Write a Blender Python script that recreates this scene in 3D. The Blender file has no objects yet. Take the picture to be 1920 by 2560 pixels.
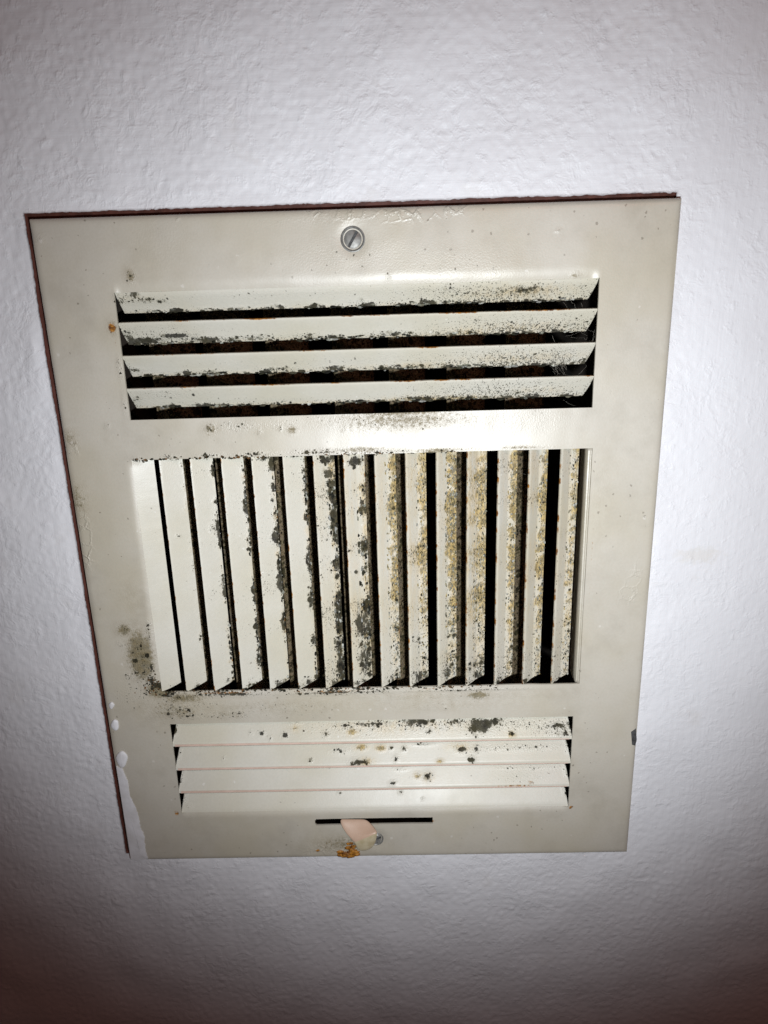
import bpy, bmesh, math, random
import numpy as np
from mathutils import Matrix, Vector

# ------------------------------------------------------------------ scene, camera, light
scene = bpy.context.scene
COL = scene.collection
MM = 0.001
random.seed(7)
RNG = np.random.RandomState(11)

# plate space: x right, y up, z towards the viewer, millimetres, origin at the centre of the face plate
def P(x, y, z):
    return (x * MM, -z * MM, y * MM)

CAM_R = np.array([[0.9995503521517097, -0.02831538753175618, -0.009865715499599356],
                  [-0.024808214745071916, -0.9657445901521957, 0.25830590212121973],
                  [-0.0168417930920364, -0.2579450046394022, -0.9660127993897134]])
CAM_C = np.array([13.442, 102.161, 270.122])
FPX = 1600.0

def tw(v):
    return Vector((v[0], -v[2], v[1]))

cam_d = bpy.data.cameras.new('camera')
cam = bpy.data.objects.new('camera', cam_d)
COL.objects.link(cam)
right, up, back = tw(CAM_R[0]), tw(-CAM_R[1]), tw(-CAM_R[2])
mw = Matrix((right, up, back)).transposed().to_4x4()
mw.translation = Vector(P(*CAM_C))
cam.matrix_world = mw
cam_d.sensor_fit = 'HORIZONTAL'
cam_d.sensor_width = 36.0
cam_d.lens = FPX / 1920.0 * 36.0
cam_d.clip_start = 0.01
cam_d.clip_end = 20.0
cam_d.dof.use_dof = True
cam_d.dof.focus_distance = 0.285
cam_d.dof.aperture_fstop = 18.0
scene.camera = cam

world = bpy.data.worlds.new('World')
scene.world = world
world.use_nodes = True
bg = world.node_tree.nodes['Background']
bg.inputs[0].default_value = (1.0, 0.56, 0.50, 1)
bg.inputs[1].default_value = 0.018

ld = bpy.data.lights.new('hand_torch', 'SPOT')
ld.energy = 4.75
ld.color = (0.92, 0.97, 1.0)
ld.spot_size = math.radians(106)
ld.spot_blend = 0.88
ld.shadow_soft_size = 0.005
lamp = bpy.data.objects.new('hand_torch', ld)
COL.objects.link(lamp)
LP = Vector(P(44, 38, 272))
LT = Vector(P(38, 36, 0))
lamp.location = LP
lamp.rotation_euler = (LT - LP).to_track_quat('-Z', 'Y').to_euler()

rd = bpy.data.lights.new('room_lamp', 'POINT')      # dim warm lamp in the room behind the viewer
rd.energy = 2.3
rd.color = (1.0, 0.46, 0.36)
rd.shadow_soft_size = 0.05
room = bpy.data.objects.new('room_lamp', rd)
COL.objects.link(room)
room.location = P(250, 500, 700)

vs = scene.view_settings
vs.view_transform = 'Standard'
vs.look = 'None'
vs.exposure = 0.0
vs.gamma = 1.0
vs.use_curve_mapping = False
scene.render.engine = 'CYCLES'
scene.cycles.max_bounces = 6

# ------------------------------------------------------------------ helpers
def px(u, v, z=0.0):
    """point of the photograph (1920 x 2560) -> plate space on the plane z"""
    d = np.array([(u - 960) / FPX, (v - 1280) / FPX, 1.0]) @ CAM_R
    s = (z - CAM_C[2]) / d[2]
    q = CAM_C + d * s
    return q[0], q[1]

def field(n, lam, seed, aniso=(1, 1)):
    """periodic smooth random field on an n x n grid of 1 mm; lam = (short, long) wavelength band in mm"""
    r = np.random.RandomState(seed)
    F = np.fft.fft2(r.randn(n, n))
    kx = np.fft.fftfreq(n)[None, :] * aniso[0]
    ky = np.fft.fftfreq(n)[:, None] * aniso[1]
    k = np.sqrt(kx * kx + ky * ky) + 1e-9
    lo, hi = 1.0 / lam[1], 1.0 / lam[0]
    g = np.exp(-(k / hi) ** 2) * (1 - np.exp(-(k / lo) ** 2))
    a = np.real(np.fft.ifft2(F * g))
    return a / a.std()

def samp(a, x, y):
    n = a.shape[0]
    x = np.asarray(x, float) % n; y = np.asarray(y, float) % n
    i = np.floor(x).astype(int); j = np.floor(y).astype(int)
    fx, fy = x - i, y - j
    i1, j1 = (i + 1) % n, (j + 1) % n
    i %= n; j %= n
    return (a[j, i] * (1 - fx) + a[j, i1] * fx) * (1 - fy) + (a[j1, i] * (1 - fx) + a[j1, i1] * fx) * fy

def mesh_obj(name, verts, faces, mat, parent=None, smooth=True, attr=None, kind=None):
    me = bpy.data.meshes.new(name)
    verts = np.asarray(verts, float)
    w = np.empty_like(verts)
    w[:, 0] = verts[:, 0] * MM; w[:, 1] = -verts[:, 2] * MM; w[:, 2] = verts[:, 1] * MM
    if isinstance(faces, np.ndarray):
        nf, k = faces.shape
        me.vertices.add(len(w)); me.vertices.foreach_set('co', w.ravel())
        me.loops.add(nf * k); me.loops.foreach_set('vertex_index', faces.ravel().astype(np.int32))
        me.polygons.add(nf)
        me.polygons.foreach_set('loop_start', np.arange(0, nf * k, k, dtype=np.int32))
        me.polygons.foreach_set('loop_total', np.full(nf, k, dtype=np.int32))
        me.update(calc_edges=True)
    else:
        me.from_pydata(w.tolist(), [], faces)
        me.update()
    me.validate()
    if smooth is True:
        me.polygons.foreach_set('use_smooth', np.ones(len(me.polygons), dtype=bool))
    elif smooth:                       # an angle in degrees
        me.polygons.foreach_set('use_smooth', np.ones(len(me.polygons), dtype=bool))
        me.set_sharp_from_angle(angle=math.radians(smooth))
    if attr is not None:
        a = me.attributes.new('grime', 'FLOAT_COLOR', 'POINT')
        a.data.foreach_set('color', np.asarray(attr, np.float32).ravel())
    me.materials.append(mat)
    o = bpy.data.objects.new(name, me)
    COL.objects.link(o)
    if parent is not None:
        o.parent = parent
    if kind:
        o['kind'] = kind
    return o

class Buf:
    def __init__(s): s.v = []; s.f = []; s.c = []
    def add(s, v, f, c=None):
        n = len(s.v)
        s.v += [tuple(q) for q in v]
        s.f += [tuple(i + n for i in g) for g in f]
        s.c += [c if c is not None else (0, 0, 0, 1)] * len(v)
    def build(s, name, mat, parent=None, smooth=True, kind=None, attr=True):
        return mesh_obj(name, s.v, s.f, mat, parent, smooth, s.c if attr else None, kind)

_b = bmesh.new(); bmesh.ops.create_icosphere(_b, subdivisions=1, radius=1.0)
_b.verts.ensure_lookup_table()
ICO_V = np.array([v.co[:] for v in _b.verts]); ICO_F = [tuple(v.index for v in f.verts) for f in _b.faces]; _b.free()
_b = bmesh.new(); bmesh.ops.create_icosphere(_b, subdivisions=2, radius=1.0)
_b.verts.ensure_lookup_table()
ICO2_V = np.array([v.co[:] for v in _b.verts]); ICO2_F = [tuple(v.index for v in f.verts) for f in _b.faces]; _b.free()

def lump(buf, c, r, col, rough=0.28, fine=False):
    V, F = (ICO2_V, ICO2_F) if fine else (ICO_V, ICO_F)
    k = 1 + rough * RNG.randn(len(V), 1).clip(-1.6, 1.6)
    a = RNG.rand() * 6.28
    R = np.array([[math.cos(a), -math.sin(a), 0], [math.sin(a), math.cos(a), 0], [0, 0, 1]])
    v = (V * k) @ R.T * np.asarray(r) + np.asarray(c)
    buf.add(v, F, col)

# ------------------------------------------------------------------ materials
class NT:
    def __init__(s, name):
        s.m = bpy.data.materials.new(name); s.m.use_nodes = True
        s.t = s.m.node_tree; s.b = s.t.nodes['Principled BSDF']
        s.co = s.t.nodes.new('ShaderNodeTexCoord').outputs['Object']
    def n(s, typ, **kw):
        nd = s.t.nodes.new(typ)
        for k, v in kw.items(): setattr(nd, k, v)
        return nd
    def link(s, a, b): s.t.links.new(a, b)
    def put(s, sock, v):
        if hasattr(v, 'links'): s.link(v, sock)
        else: sock.default_value = v
    def math(s, op, a, b=0.0, clamp=False):
        nd = s.n('ShaderNodeMath', operation=op, use_clamp=clamp)
        s.put(nd.inputs[0], a); s.put(nd.inputs[1], b)
        return nd.outputs[0]
    def noise(s, scale, detail=3.0, rough=0.55, co=None, dist=0.0):
        nd = s.n('ShaderNodeTexNoise')
        s.link(co or s.co, nd.inputs['Vector'])
        nd.inputs['Scale'].default_value = scale; nd.inputs['Detail'].default_value = detail
        nd.inputs['Roughness'].default_value = rough; nd.inputs['Distortion'].default_value = dist
        return nd.outputs['Fac']
    def vmath(s, op, a, b):
        nd = s.n('ShaderNodeVectorMath', operation=op)
        s.put(nd.inputs[0], a); s.put(nd.inputs[1], b)
        return nd.outputs[0]
    def noisev(s, scale, amp):
        nd = s.n('ShaderNodeTexNoise'); s.link(s.co, nd.inputs['Vector']); nd.inputs['Scale'].default_value = scale
        nd.inputs['Detail'].default_value = 2.0
        v = s.vmath('SUBTRACT', nd.outputs['Color'], (0.5, 0.5, 0.5))
        return s.vmath('ADD', s.co, s.vmath('MULTIPLY', v, (amp, amp, amp)))
    def voro(s, scale, co=None, feature='F1'):
        nd = s.n('ShaderNodeTexVoronoi', feature=feature)
        s.link(co or s.co, nd.inputs['Vector']); nd.inputs['Scale'].default_value = scale
        return nd
    def ramp(s, fac, lo, hi, a=0.0, b=1.0):
        nd = s.n('ShaderNodeMapRange', interpolation_type='SMOOTHSTEP')
        s.put(nd.inputs[0], fac); nd.inputs[1].default_value = lo; nd.inputs[2].default_value = hi
        nd.inputs[3].default_value = a; nd.inputs[4].default_value = b
        return nd.outputs[0]
    def mix(s, fac, a, b):
        nd = s.n('ShaderNodeMix', data_type='RGBA')
        s.put(nd.inputs[0], fac)
        s.put(nd.inputs[6], a if hasattr(a, 'links') else (*a, 1)); s.put(nd.inputs[7], b if hasattr(b, 'links') else (*b, 1))
        return nd.outputs[2]
    def bump(s, h, strength, dist, normal=None):
        nd = s.n('ShaderNodeBump'); s.put(nd.inputs['Height'], h)
        nd.inputs['Strength'].default_value = strength; nd.inputs['Distance'].default_value = dist
        if normal is not None: s.link(normal, nd.inputs['Normal'])
        return nd.outputs[0]

def steel_mat(name, base, dirty=0.0, rough=0.33, spec=0.45, gold=1.0, film=0.35, streak=False):
    """cream enamel on sheet steel; vertex attribute grime = (dark mould, tan dirt, rust, wrinkled paint)"""
    t = NT(name)
    at = t.n('ShaderNodeAttribute', attribute_name='grime')
    sp = t.n('ShaderNodeSeparateColor'); t.link(at.outputs['Color'], sp.inputs[0])
    R, G, B = sp.outputs; A = at.outputs['Alpha']
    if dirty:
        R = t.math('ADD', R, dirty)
    warp = t.noisev(1000, 0.0014)
    # enamel, slightly yellowed in cloudy patches
    cl = t.noise(22, 3)
    c = t.mix(t.ramp(cl, 0.35, 0.7), base, (base[0] * 0.93, base[1] * 0.91, base[2] * 0.84))
    c = t.mix(t.math('MULTIPLY', t.ramp(t.noise(38, 5, 0.68), 0.47, 0.72), 0.30 * film), c, (base[0] * .62, base[1] * .60, base[2] * .56))
    sco = t.co
    if streak:
        mp = t.n('ShaderNodeMapping'); t.link(t.co, mp.inputs['Vector']); mp.inputs['Scale'].default_value = (1, 1, 0.42); sco = mp.outputs[0]
    fine = t.noise(900, 2)
    c = t.mix(t.ramp(fine, 0.3, 0.75, 0, 0.16), c, (base[0] * .72, base[1] * .71, base[2] * .66))
    # pale scuffs and dried droplets
    v = t.voro(130, warp); vs_ = t.n('ShaderNodeSeparateColor'); t.link(v.outputs['Color'], vs_.inputs[0])
    scuff = t.ramp(t.math('SUBTRACT', t.math('MULTIPLY', t.ramp(vs_.outputs[0], 0.35, 1.0), 0.105), v.outputs['Distance']), 0, 0.03)
    c = t.mix(t.math('MULTIPLY', scuff, 0.55), c, (min(1, base[0] * 1.25), min(1, base[1] * 1.27), min(1, base[2] * 1.35)))
    # tan, granular dirt film
    hco = sco
    if streak:
        mp2 = t.n('ShaderNodeMapping'); t.link(t.co, mp2.inputs['Vector']); mp2.inputs['Scale'].default_value = (1, 1, 0.16); hco = mp2.outputs[0]
    hz = t.math('MULTIPLY', t.math('MULTIPLY', G, t.ramp(t.noise(420 if streak else 300, 6, 0.75, hco), 0.36, 0.62)), 0.95 if streak else 0.75, clamp=True)
    c = t.mix(hz, c, (0.155 + .42 * gold, 0.112 + .29 * gold, 0.052 + .12 * gold))
    g1 = t.noise(1100 if streak else 620, 5, 0.72, sco)
    g2 = t.noise(2300, 3, 0.6, sco)
    gm = t.ramp(t.math('ADD', t.math('MULTIPLY', G, 0.50 if streak else 0.62), t.math('MULTIPLY', t.math('ADD', g1, t.math('MULTIPLY', g2, 0.7)), 0.62)), 0.70, 0.88)
    gm = t.math('MULTIPLY', gm, t.ramp(G, 0.02, 0.2))
    tanc = t.mix(t.ramp(t.noise(1300, 3, 0.6, sco), 0.35, 0.65), (0.10, 0.08, 0.038), (0.16 + 0.40 * gold, 0.125 + 0.285 * gold, 0.058 + 0.10 * gold))
    tanc = t.mix(t.math('MULTIPLY', t.ramp(t.noise(420, 4, 0.7), 0.46, 0.62), 0.8), tanc, (0.085, 0.075, 0.04))
    c = t.mix(t.math('MULTIPLY', gm, 0.74), c, tanc)
    # mould colonies: round spots of several sizes with frayed rims, size set by the density
    mask = None
    for sc_, kk, soft in ((300, 0.80, 0.12), (680, 0.88, 0.12), (1600, 0.9, 0.14)):
        v = t.voro(sc_, warp); s2 = t.n('ShaderNodeSeparateColor'); t.link(v.outputs['Color'], s2.inputs[0])
        rr = t.math('MULTIPLY', t.math('MULTIPLY', t.ramp(s2.outputs[0], 0.25, 1.0), R), kk)
        m = t.ramp(t.math('SUBTRACT', rr, v.outputs['Distance']), 0.0, soft)
        if mask is None:      # grey-olive bloom round the colonies
            halo = t.ramp(t.math('SUBTRACT', rr, v.outputs['Distance']), -0.30, 0.06, 0, 0.42)
            c = t.mix(t.math('MULTIPLY', halo, t.ramp(R, 0.3, 0.6)), c, (0.21, 0.185, 0.11))
        mask = m if mask is None else t.math('MAXIMUM', mask, m)
    fz = t.noise(300, 7, 0.76, sco)
    fm = t.ramp(t.math('ADD', t.math('MULTIPLY', R, 0.62), fz), 0.92, 1.00, 0, 0.96)
    mask = t.math('MAXIMUM', mask, fm)
    if streak:            # fine pepper of dust and spores, amount in the alpha of grime
        for sc_ in (1500, 2900):
            v = t.voro(sc_, sco); s4 = t.n('ShaderNodeSeparateColor'); t.link(v.outputs['Color'], s4.inputs[0])
            m = t.ramp(t.math('SUBTRACT', t.math('MULTIPLY', t.ramp(s4.outputs[0], 0.2, 1.0), A), v.outputs['Distance']), 0.0, 0.15, 0, 0.9)
            mask = t.math('MAXIMUM', mask, m)
    moc = t.mix(t.ramp(t.noise(190, 3), 0.4, 0.62), (0.006, 0.0055, 0.004), (0.034, 0.030, 0.015))
    c = t.mix(t.math('MULTIPLY', mask, 0.93), c, moc)
    # flyspeck pits everywhere
    v = t.voro(300, warp); s3 = t.n('ShaderNodeSeparateColor'); t.link(v.outputs['Color'], s3.inputs[0])
    big = t.ramp(t.noise(18, 2), 0.42, 0.62, 0.35, 1.0)
    pit = t.ramp(t.math('SUBTRACT', t.math('MULTIPLY', t.math('MULTIPLY', t.ramp(s3.outputs[1], 0.55, 1.0), 0.17), big), v.outputs['Distance']), 0, 0.03)
    c = t.mix(t.math('MULTIPLY', pit, 0.5), c, (0.10, 0.075, 0.05))
    # rust
    rn = t.noise(620, 4, 0.7)
    rm = t.ramp(t.math('ADD', t.math('MULTIPLY', B, 0.75), rn), 0.86, 1.12)
    rm = t.math('MULTIPLY', rm, t.ramp(B, 0.02, 0.2))
    rc = t.mix(t.ramp(t.noise(800, 3), 0.35, 0.65), (0.10, 0.035, 0.012), (0.42, 0.19, 0.035))
    c = t.mix(rm, c, rc)
    t.link(c, t.b.inputs['Base Color'])
    dirt = t.math('MAXIMUM', t.math('MAXIMUM', mask, gm), rm)
    ro = t.math('ADD', t.ramp(t.noise(30, 4), 0.3, 0.7, rough - 0.04, rough + 0.07), t.math('MULTIPLY', dirt, 0.5), clamp=True)
    t.link(ro, t.b.inputs['Roughness'])
    t.link(t.math('MULTIPLY', t.math('SUBTRACT', 1.0, t.math('MULTIPLY', dirt, 0.85)), spec), t.b.inputs['Specular IOR Level'])
    # relief: orange peel, crusts, wrinkled paint rings
    ve = t.voro(210, warp, 'DISTANCE_TO_EDGE')
    ring = t.math('MULTIPLY', t.ramp(ve.outputs['Distance'], 0.0, 0.13, 1, 0), 0.0 if streak else A)
    rg = t.math('MULTIPLY', t.math('MAXIMUM', t.math('MAXIMUM', R, G), 0.06), t.noise(1500, 2))
    nb = t.bump(t.math('ADD', rg, t.math('MULTIPLY', ring, 0.5)), 0.8, 0.0007)
    t.link(nb, t.b.inputs['Normal'])
    return t.m

M_PLATE = steel_mat('cream_enamel', (0.485, 0.450, 0.388), rough=0.44, spec=1.0, gold=0.1, film=1.0)
M_SLAT = steel_mat('pale_cream_enamel', (0.57, 0.545, 0.48), rough=0.42, spec=0.5, streak=True)
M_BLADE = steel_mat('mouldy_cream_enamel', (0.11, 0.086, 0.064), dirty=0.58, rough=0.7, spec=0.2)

def wall_mat():
    t = NT('white_wall_paint')
    c = t.mix(t.ramp(t.noise(9, 4), 0.3, 0.7), (0.70, 0.70, 0.73), (0.67, 0.665, 0.69))
    c = t.mix(t.ramp(t.noise(55, 4, 0.65), 0.60, 0.78, 0, 0.35), c, (0.60, 0.575, 0.56))
    v = t.voro(55, t.noisev(700, 0.0025)); s3 = t.n('ShaderNodeSeparateColor'); t.link(v.outputs['Color'], s3.inputs[0])
    fl = t.ramp(t.math('SUBTRACT', t.math('MULTIPLY', t.ramp(s3.outputs[1], 0.9, 1.0), 0.055), v.outputs['Distance']), 0, 0.012)
    c = t.mix(t.math('MULTIPLY', fl, 0.8), c, (0.16, 0.12, 0.11))
    at = t.n('ShaderNodeAttribute', attribute_name='grime')
    sp = t.n('ShaderNodeSeparateColor'); t.link(at.outputs['Color'], sp.inputs[0])
    sm = t.ramp(t.math('ADD', t.math('MULTIPLY', sp.outputs[1], 0.6), t.noise(260, 4, 0.7)), 0.75, 1.05, 0, 0.22)
    c = t.mix(t.math('MULTIPLY', sm, t.ramp(sp.outputs[1], 0.02, 0.2)), c, (0.50, 0.44, 0.33))
    # raw edge of the paint film where the old brown coat shows
    c = t.mix(sp.outputs[0], c, (0.16, 0.055, 0.04))
    t.link(c, t.b.inputs['Base Color'])
    t.b.inputs['Roughness'].default_value = 0.52
    t.b.inputs['Specular IOR Level'].default_value = 0.35
    # brush strokes: level above and below the vent, upright beside it
    m1 = t.n('ShaderNodeMapping'); t.link(t.co, m1.inputs['Vector']); m1.inputs['Scale'].default_value = (18, 1, 620)
    m2 = t.n('ShaderNodeMapping'); t.link(t.co, m2.inputs['Vector']); m2.inputs['Scale'].default_value = (620, 1, 14)
    h1 = t.noise(1, 3, 0.6, m1.outputs[0]); h2 = t.noise(1, 3, 0.6, m2.outputs[0])
    hb = t.n('ShaderNodeMix', data_type='FLOAT'); t.link(sp.outputs[2], hb.inputs[0]); t.link(h1, hb.inputs[2]); t.link(h2, hb.inputs[3])
    nb = t.bump(hb.outputs[0], 0.34, 0.00035)
    rn = t.math('ABSOLUTE', t.math('SUBTRACT', t.noise(150, 3, 0.6, None, 0.6), 0.5))
    rn = t.ramp(rn, 0.0, 0.16, 1, 0)
    pk = t.ramp(t.noise(210, 3, 0.6), 0.55, 0.75)
    hh = t.math('ADD', t.math('MULTIPLY', t.math('MULTIPLY', rn, t.ramp(t.noise(45, 2), 0.42, 0.6)), 0.7), pk)
    fd = t.ramp(sp.outputs[2], 0, 1, 0.9, 0.7)
    nb = t.bump(t.math('MULTIPLY', hh, fd), 0.27, 0.0010, nb)
    nb = t.bump(t.noise(600, 3, 0.6), 0.22, 0.0005, nb)
    t.link(nb, t.b.inputs['Normal'])
    return t.m
M_WALL = wall_mat()

def simple(name, a, b, scale, rough=0.6, metal=0.0, bump=0.3, bscale=None, dist=0.0004, spec=0.4):
    t = NT(name)
    t.link(t.mix(t.ramp(t.noise(scale, 5, 0.65), 0.35, 0.68), a, b), t.b.inputs['Base Color'])
    t.b.inputs['Roughness'].default_value = rough; t.b.inputs['Metallic'].default_value = metal
    t.b.inputs['Specular IOR Level'].default_value = spec
    t.link(t.bump(t.noise(bscale or scale * 3, 4), bump, dist), t.b.inputs['Normal'])
    return t.m
M_BROWN = simple('old_brown_paint_and_lip_shadow', (0.05, 0.017, 0.012), (0.095, 0.034, 0.025), 160, 0.45)  # also colours the painted shadow strips under the bottom louver lips
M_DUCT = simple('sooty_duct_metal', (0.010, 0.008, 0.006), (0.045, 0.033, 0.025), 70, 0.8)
M_ZINC = simple('zinc_screw', (0.16, 0.155, 0.145), (0.30, 0.295, 0.28), 300, 0.45, 0.35, 0.15, 500, 0.0004)
M_CHIP = simple('bare_dark_steel', (0.03, 0.03, 0.03), (0.075, 0.075, 0.078), 500, 0.6)
M_LEVER = simple('pink_lit_enamel', (0.50, 0.345, 0.255), (0.55, 0.39, 0.295), 90, 0.35, 0, 0.1)  # pink of the lever top: warm room light put into its colour
M_LEVERTIP = simple('worn_cream_enamel', (0.52, 0.45, 0.31), (0.42, 0.35, 0.22), 250, 0.35, 0, 0.2)
M_LIP = simple('pink_reflection_paint', (0.58, 0.43, 0.36), (0.50, 0.37, 0.30), 160, 0.4, 0, 0.15)  # warm reflection on the louver lips, put into the colour
M_RUSTL = simple('orange_rust_paste', (0.13, 0.045, 0.008), (0.50, 0.22, 0.03), 420, 0.45, 0, 0.6, 900, 0.0008)
M_WEB = simple('grey_web_thread', (0.30, 0.28, 0.24), (0.22, 0.20, 0.17), 200, 0.8)

def splash_mat():
    t = NT('white_paint_drip')
    t.link(t.mix(t.ramp(t.noise(120, 4), 0.35, 0.7), (0.70, 0.69, 0.715), (0.60, 0.585, 0.59)), t.b.inputs['Base Color'])
    t.b.inputs['Roughness'].default_value = 0.5
    t.link(t.bump(t.noise(420, 3), 0.35, 0.0004), t.b.inputs['Normal'])
    return t.m
M_SPLASH = splash_mat()

def crust_mat():
    t = NT('mould_crust')
    at = t.n('ShaderNodeAttribute', attribute_name='grime')
    n1 = t.noise(1300, 4, 0.7)
    dk = t.n('ShaderNodeMix', data_type='RGBA', blend_type='MULTIPLY'); dk.inputs[0].default_value = 1.0
    t.link(at.outputs['Color'], dk.inputs[6])
    t.link(t.mix(t.ramp(n1, 0.3, 0.7), (0.40, 0.40, 0.38), (1.25, 1.25, 1.25)), dk.inputs[7])
    t.link(dk.outputs[2], t.b.inputs['Base Color'])
    t.b.inputs['Roughness'].default_value = 0.85
    t.b.inputs['Specular IOR Level'].default_value = 0.2
    t.link(t.bump(n1, 0.8, 0.0006), t.b.inputs['Normal'])
    return t.m
M_CRUST = crust_mat()

# ------------------------------------------------------------------ setting: wall, old paint under it, duct
WZ = -4.0
HX0, HX1, HY0, HY1 = -130.5, 126.3, -151.0, 155.0      # edge of the white paint film round the vent

def axis(lo, hi, h0, h1, step, far):
    a = list(np.arange(h0, lo, -step)) + [lo]; a = a[::-1]
    b = list(np.linspace(h0, h1, int((h1 - h0) / step) + 2))
    c = list(np.arange(h1, hi, step)) + [hi]
    L = a[:-1] + b + c[1:]
    if a[-1] != h0: L = a + b[1:] + c[1:]
    L = sorted(set(np.round(L, 4)))
    pre, post = [], []
    s = step; x = L[0]
    while x > -far: s *= 1.5; x -= s; pre.append(x)
    s = step; x = L[-1]
    while x < far: s *= 1.5; x += s; post.append(x)
    return np.array(pre[::-1] + L + post)

def build_wall():
    xs = axis(-245, 240, HX0, HX1, 0.85, 1500)
    ys = axis(-300, 250, HY0, HY1, 0.85, 1500)
    X, Y = np.meshgrid(xs, ys)
    N = 700
    f1 = field(N, (3.4, 7), 1); f2 = field(N, (2.0, 3.6), 2); f3 = field(N, (30, 90), 3); f4 = field(N, (2.8, 5.5), 4); f5 = field(N, (40, 120), 5)
    s = lambda f, k=1.0: samp(f, X * k + 350, Y * k + 350)
    ridge = np.clip(1 - np.abs(s(f1)) * 1.5, 0, 1) ** 2
    amt = np.clip(0.65 + 0.35 * s(f5), 0.15, 1.3)
    h = 0.08 * s(f1) + 0.17 * ridge * np.clip(s(f4) + 0.3, 0, 1.6) * amt + 0.045 * s(f2) * amt + 0.30 * s(f3) + 0.16 * np.clip(s(f4) - 0.9, 0, 1.4)
    # smoother, brushed band just right of the vent
    sm = np.clip(1 - np.abs((X - 165) / 42) ** 3, 0, 1) * np.clip((Y + 170) / 60, 0, 1)
    sm = np.maximum(sm, np.clip(1 - np.abs((X - 5) / 130) ** 4, 0, 1) * np.clip(1 - np.abs((Y + 165) / 14), 0, 1) * 0.6)
    h *= (1 - 0.62 * sm)
    edge = np.maximum(np.maximum(HX0 - X, X - HX1), np.maximum(HY0 - Y, Y - HY1))
    far = np.clip((np.abs(X) - 260) / 40, 0, 1) + np.clip((np.abs(Y) - 320) / 40, 0, 1)
    h *= np.clip(1 - far, 0, 1)
    h *= np.clip(edge / 5.0, 0.25, 1)
    Z = WZ + h
    # ragged paint edge
    e1 = field(N, (1.6, 4), 8); e2 = field(N, (12, 50), 9)
    jag = 0.13 * samp(e1, X + Y * 1.3, Y + 200) + 0.10 * samp(e2, X, Y)
    wgt = np.clip(1 - np.abs(edge) / 1.6, 0, 1)
    X2 = X + np.where((np.abs(X - HX0) < 2) & (Y < HY1 + 1) & (Y > HY0 - 1), jag * wgt, 0)
    Y2 = Y + np.where((np.abs(Y - HY1) < 2) & (X > HX0 - 1), jag * wgt, 0)
    nx, ny = len(xs), len(ys)
    idx = np.arange(nx * ny).reshape(ny, nx)
    cx = (xs[:-1] + xs[1:]) / 2; cy = (ys[:-1] + ys[1:]) / 2
    inside = ((cx > HX0) & (cx < HX1))[None, :] & ((cy > HY0) & (cy < HY1))[:, None]
    q = np.stack([idx[:-1, :-1], idx[:-1, 1:], idx[1:, 1:], idx[1:, :-1]], -1)[~inside]
    V = np.stack([X2, Y2, Z], -1).reshape(-1, 3)
    on = lambda a, b: np.abs(a - b) < 1e-3
    red = np.zeros_like(X)
    bx0, by1 = px(1745, 1388, WZ)
    sme = np.exp(-((X - bx0) / 14) ** 2 - ((Y - by1) / 5) ** 2)
    bru = np.clip((np.abs(X) - 126) / 14, 0, 1)
    attr = np.stack([red, sme, bru, np.ones_like(X)], -1).reshape(-1, 4)
    # skirt of the paint film down to the old surface
    i0 = int(np.argmin(np.abs(xs - HX0))); i1 = int(np.argmin(np.abs(xs - HX1)))
    j0 = int(np.argmin(np.abs(ys - HY0))); j1 = int(np.argmin(np.abs(ys - HY1)))
    loop = [idx[j0, i] for i in range(i0, i1)] + [idx[j, i1] for j in range(j0, j1)] + [idx[j1, i] for i in range(i1, i0, -1)] + [idx[j, i0] for j in range(j1, j0, -1)]
    n0 = len(V)
    low = V[loop].copy(); low[:, 2] = WZ - 1.6
    la = np.tile([1.0, 0, 0, 1], (len(loop), 1))
    top = V[loop].copy(); top[:, 2] -= 0.12
    V = np.concatenate([V, top, low]); attr = np.concatenate([attr, la, la])
    L = len(loop); k = np.arange(L); k2 = (k + 1) % L
    loop = np.array(loop)
    s1 = np.stack([loop[k2], loop[k], n0 + k, n0 + k2], -1)
    s2 = np.stack([n0 + k2, n0 + k, n0 + L + k, n0 + L + k2], -1)
    o = mesh_obj('wall', V, np.concatenate([q, s1, s2]), M_WALL, None, True, attr)
    o['kind'] = 'structure'; o['label'] = 'rough white painted plaster wall around the vent'
    return o
build_wall()

def frame_mesh(name, outer, inner, z, mat):
    (a, b, c, d), (e, f, g, h) = outer, inner
    v = [(a, c, z), (b, c, z), (b, d, z), (a, d, z), (e, g, z), (f, g, z), (f, h, z), (e, h, z)]
    return mesh_obj(name, v, [(0, 1, 5, 4), (1, 2, 6, 5), (2, 3, 7, 6), (3, 0, 4, 7)], mat, None, False)
o = frame_mesh('old_paint_layer', (-150, 145, -170, 175), (-104, 104, -149, 129), WZ - 1.4, M_BROWN)
o['kind'] = 'structure'; o['label'] = 'strip of old reddish brown paint showing along the vent rim'

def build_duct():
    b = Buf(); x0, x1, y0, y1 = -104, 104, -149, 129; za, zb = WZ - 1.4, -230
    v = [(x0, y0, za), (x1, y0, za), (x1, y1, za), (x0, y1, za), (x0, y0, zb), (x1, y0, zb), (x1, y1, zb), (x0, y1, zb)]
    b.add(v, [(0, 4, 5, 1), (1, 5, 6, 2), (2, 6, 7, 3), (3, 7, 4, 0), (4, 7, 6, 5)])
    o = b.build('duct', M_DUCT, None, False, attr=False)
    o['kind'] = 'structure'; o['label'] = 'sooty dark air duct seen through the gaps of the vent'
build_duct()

# ------------------------------------------------------------------ the vent
vent = bpy.data.objects.new('vent_grille', None)
COL.objects.link(vent)
vent.empty_display_size = 0.05
vent['label'] = 'cream metal wall vent with mould-stained louvers in three banks'
vent['category'] = 'vent'

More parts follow.
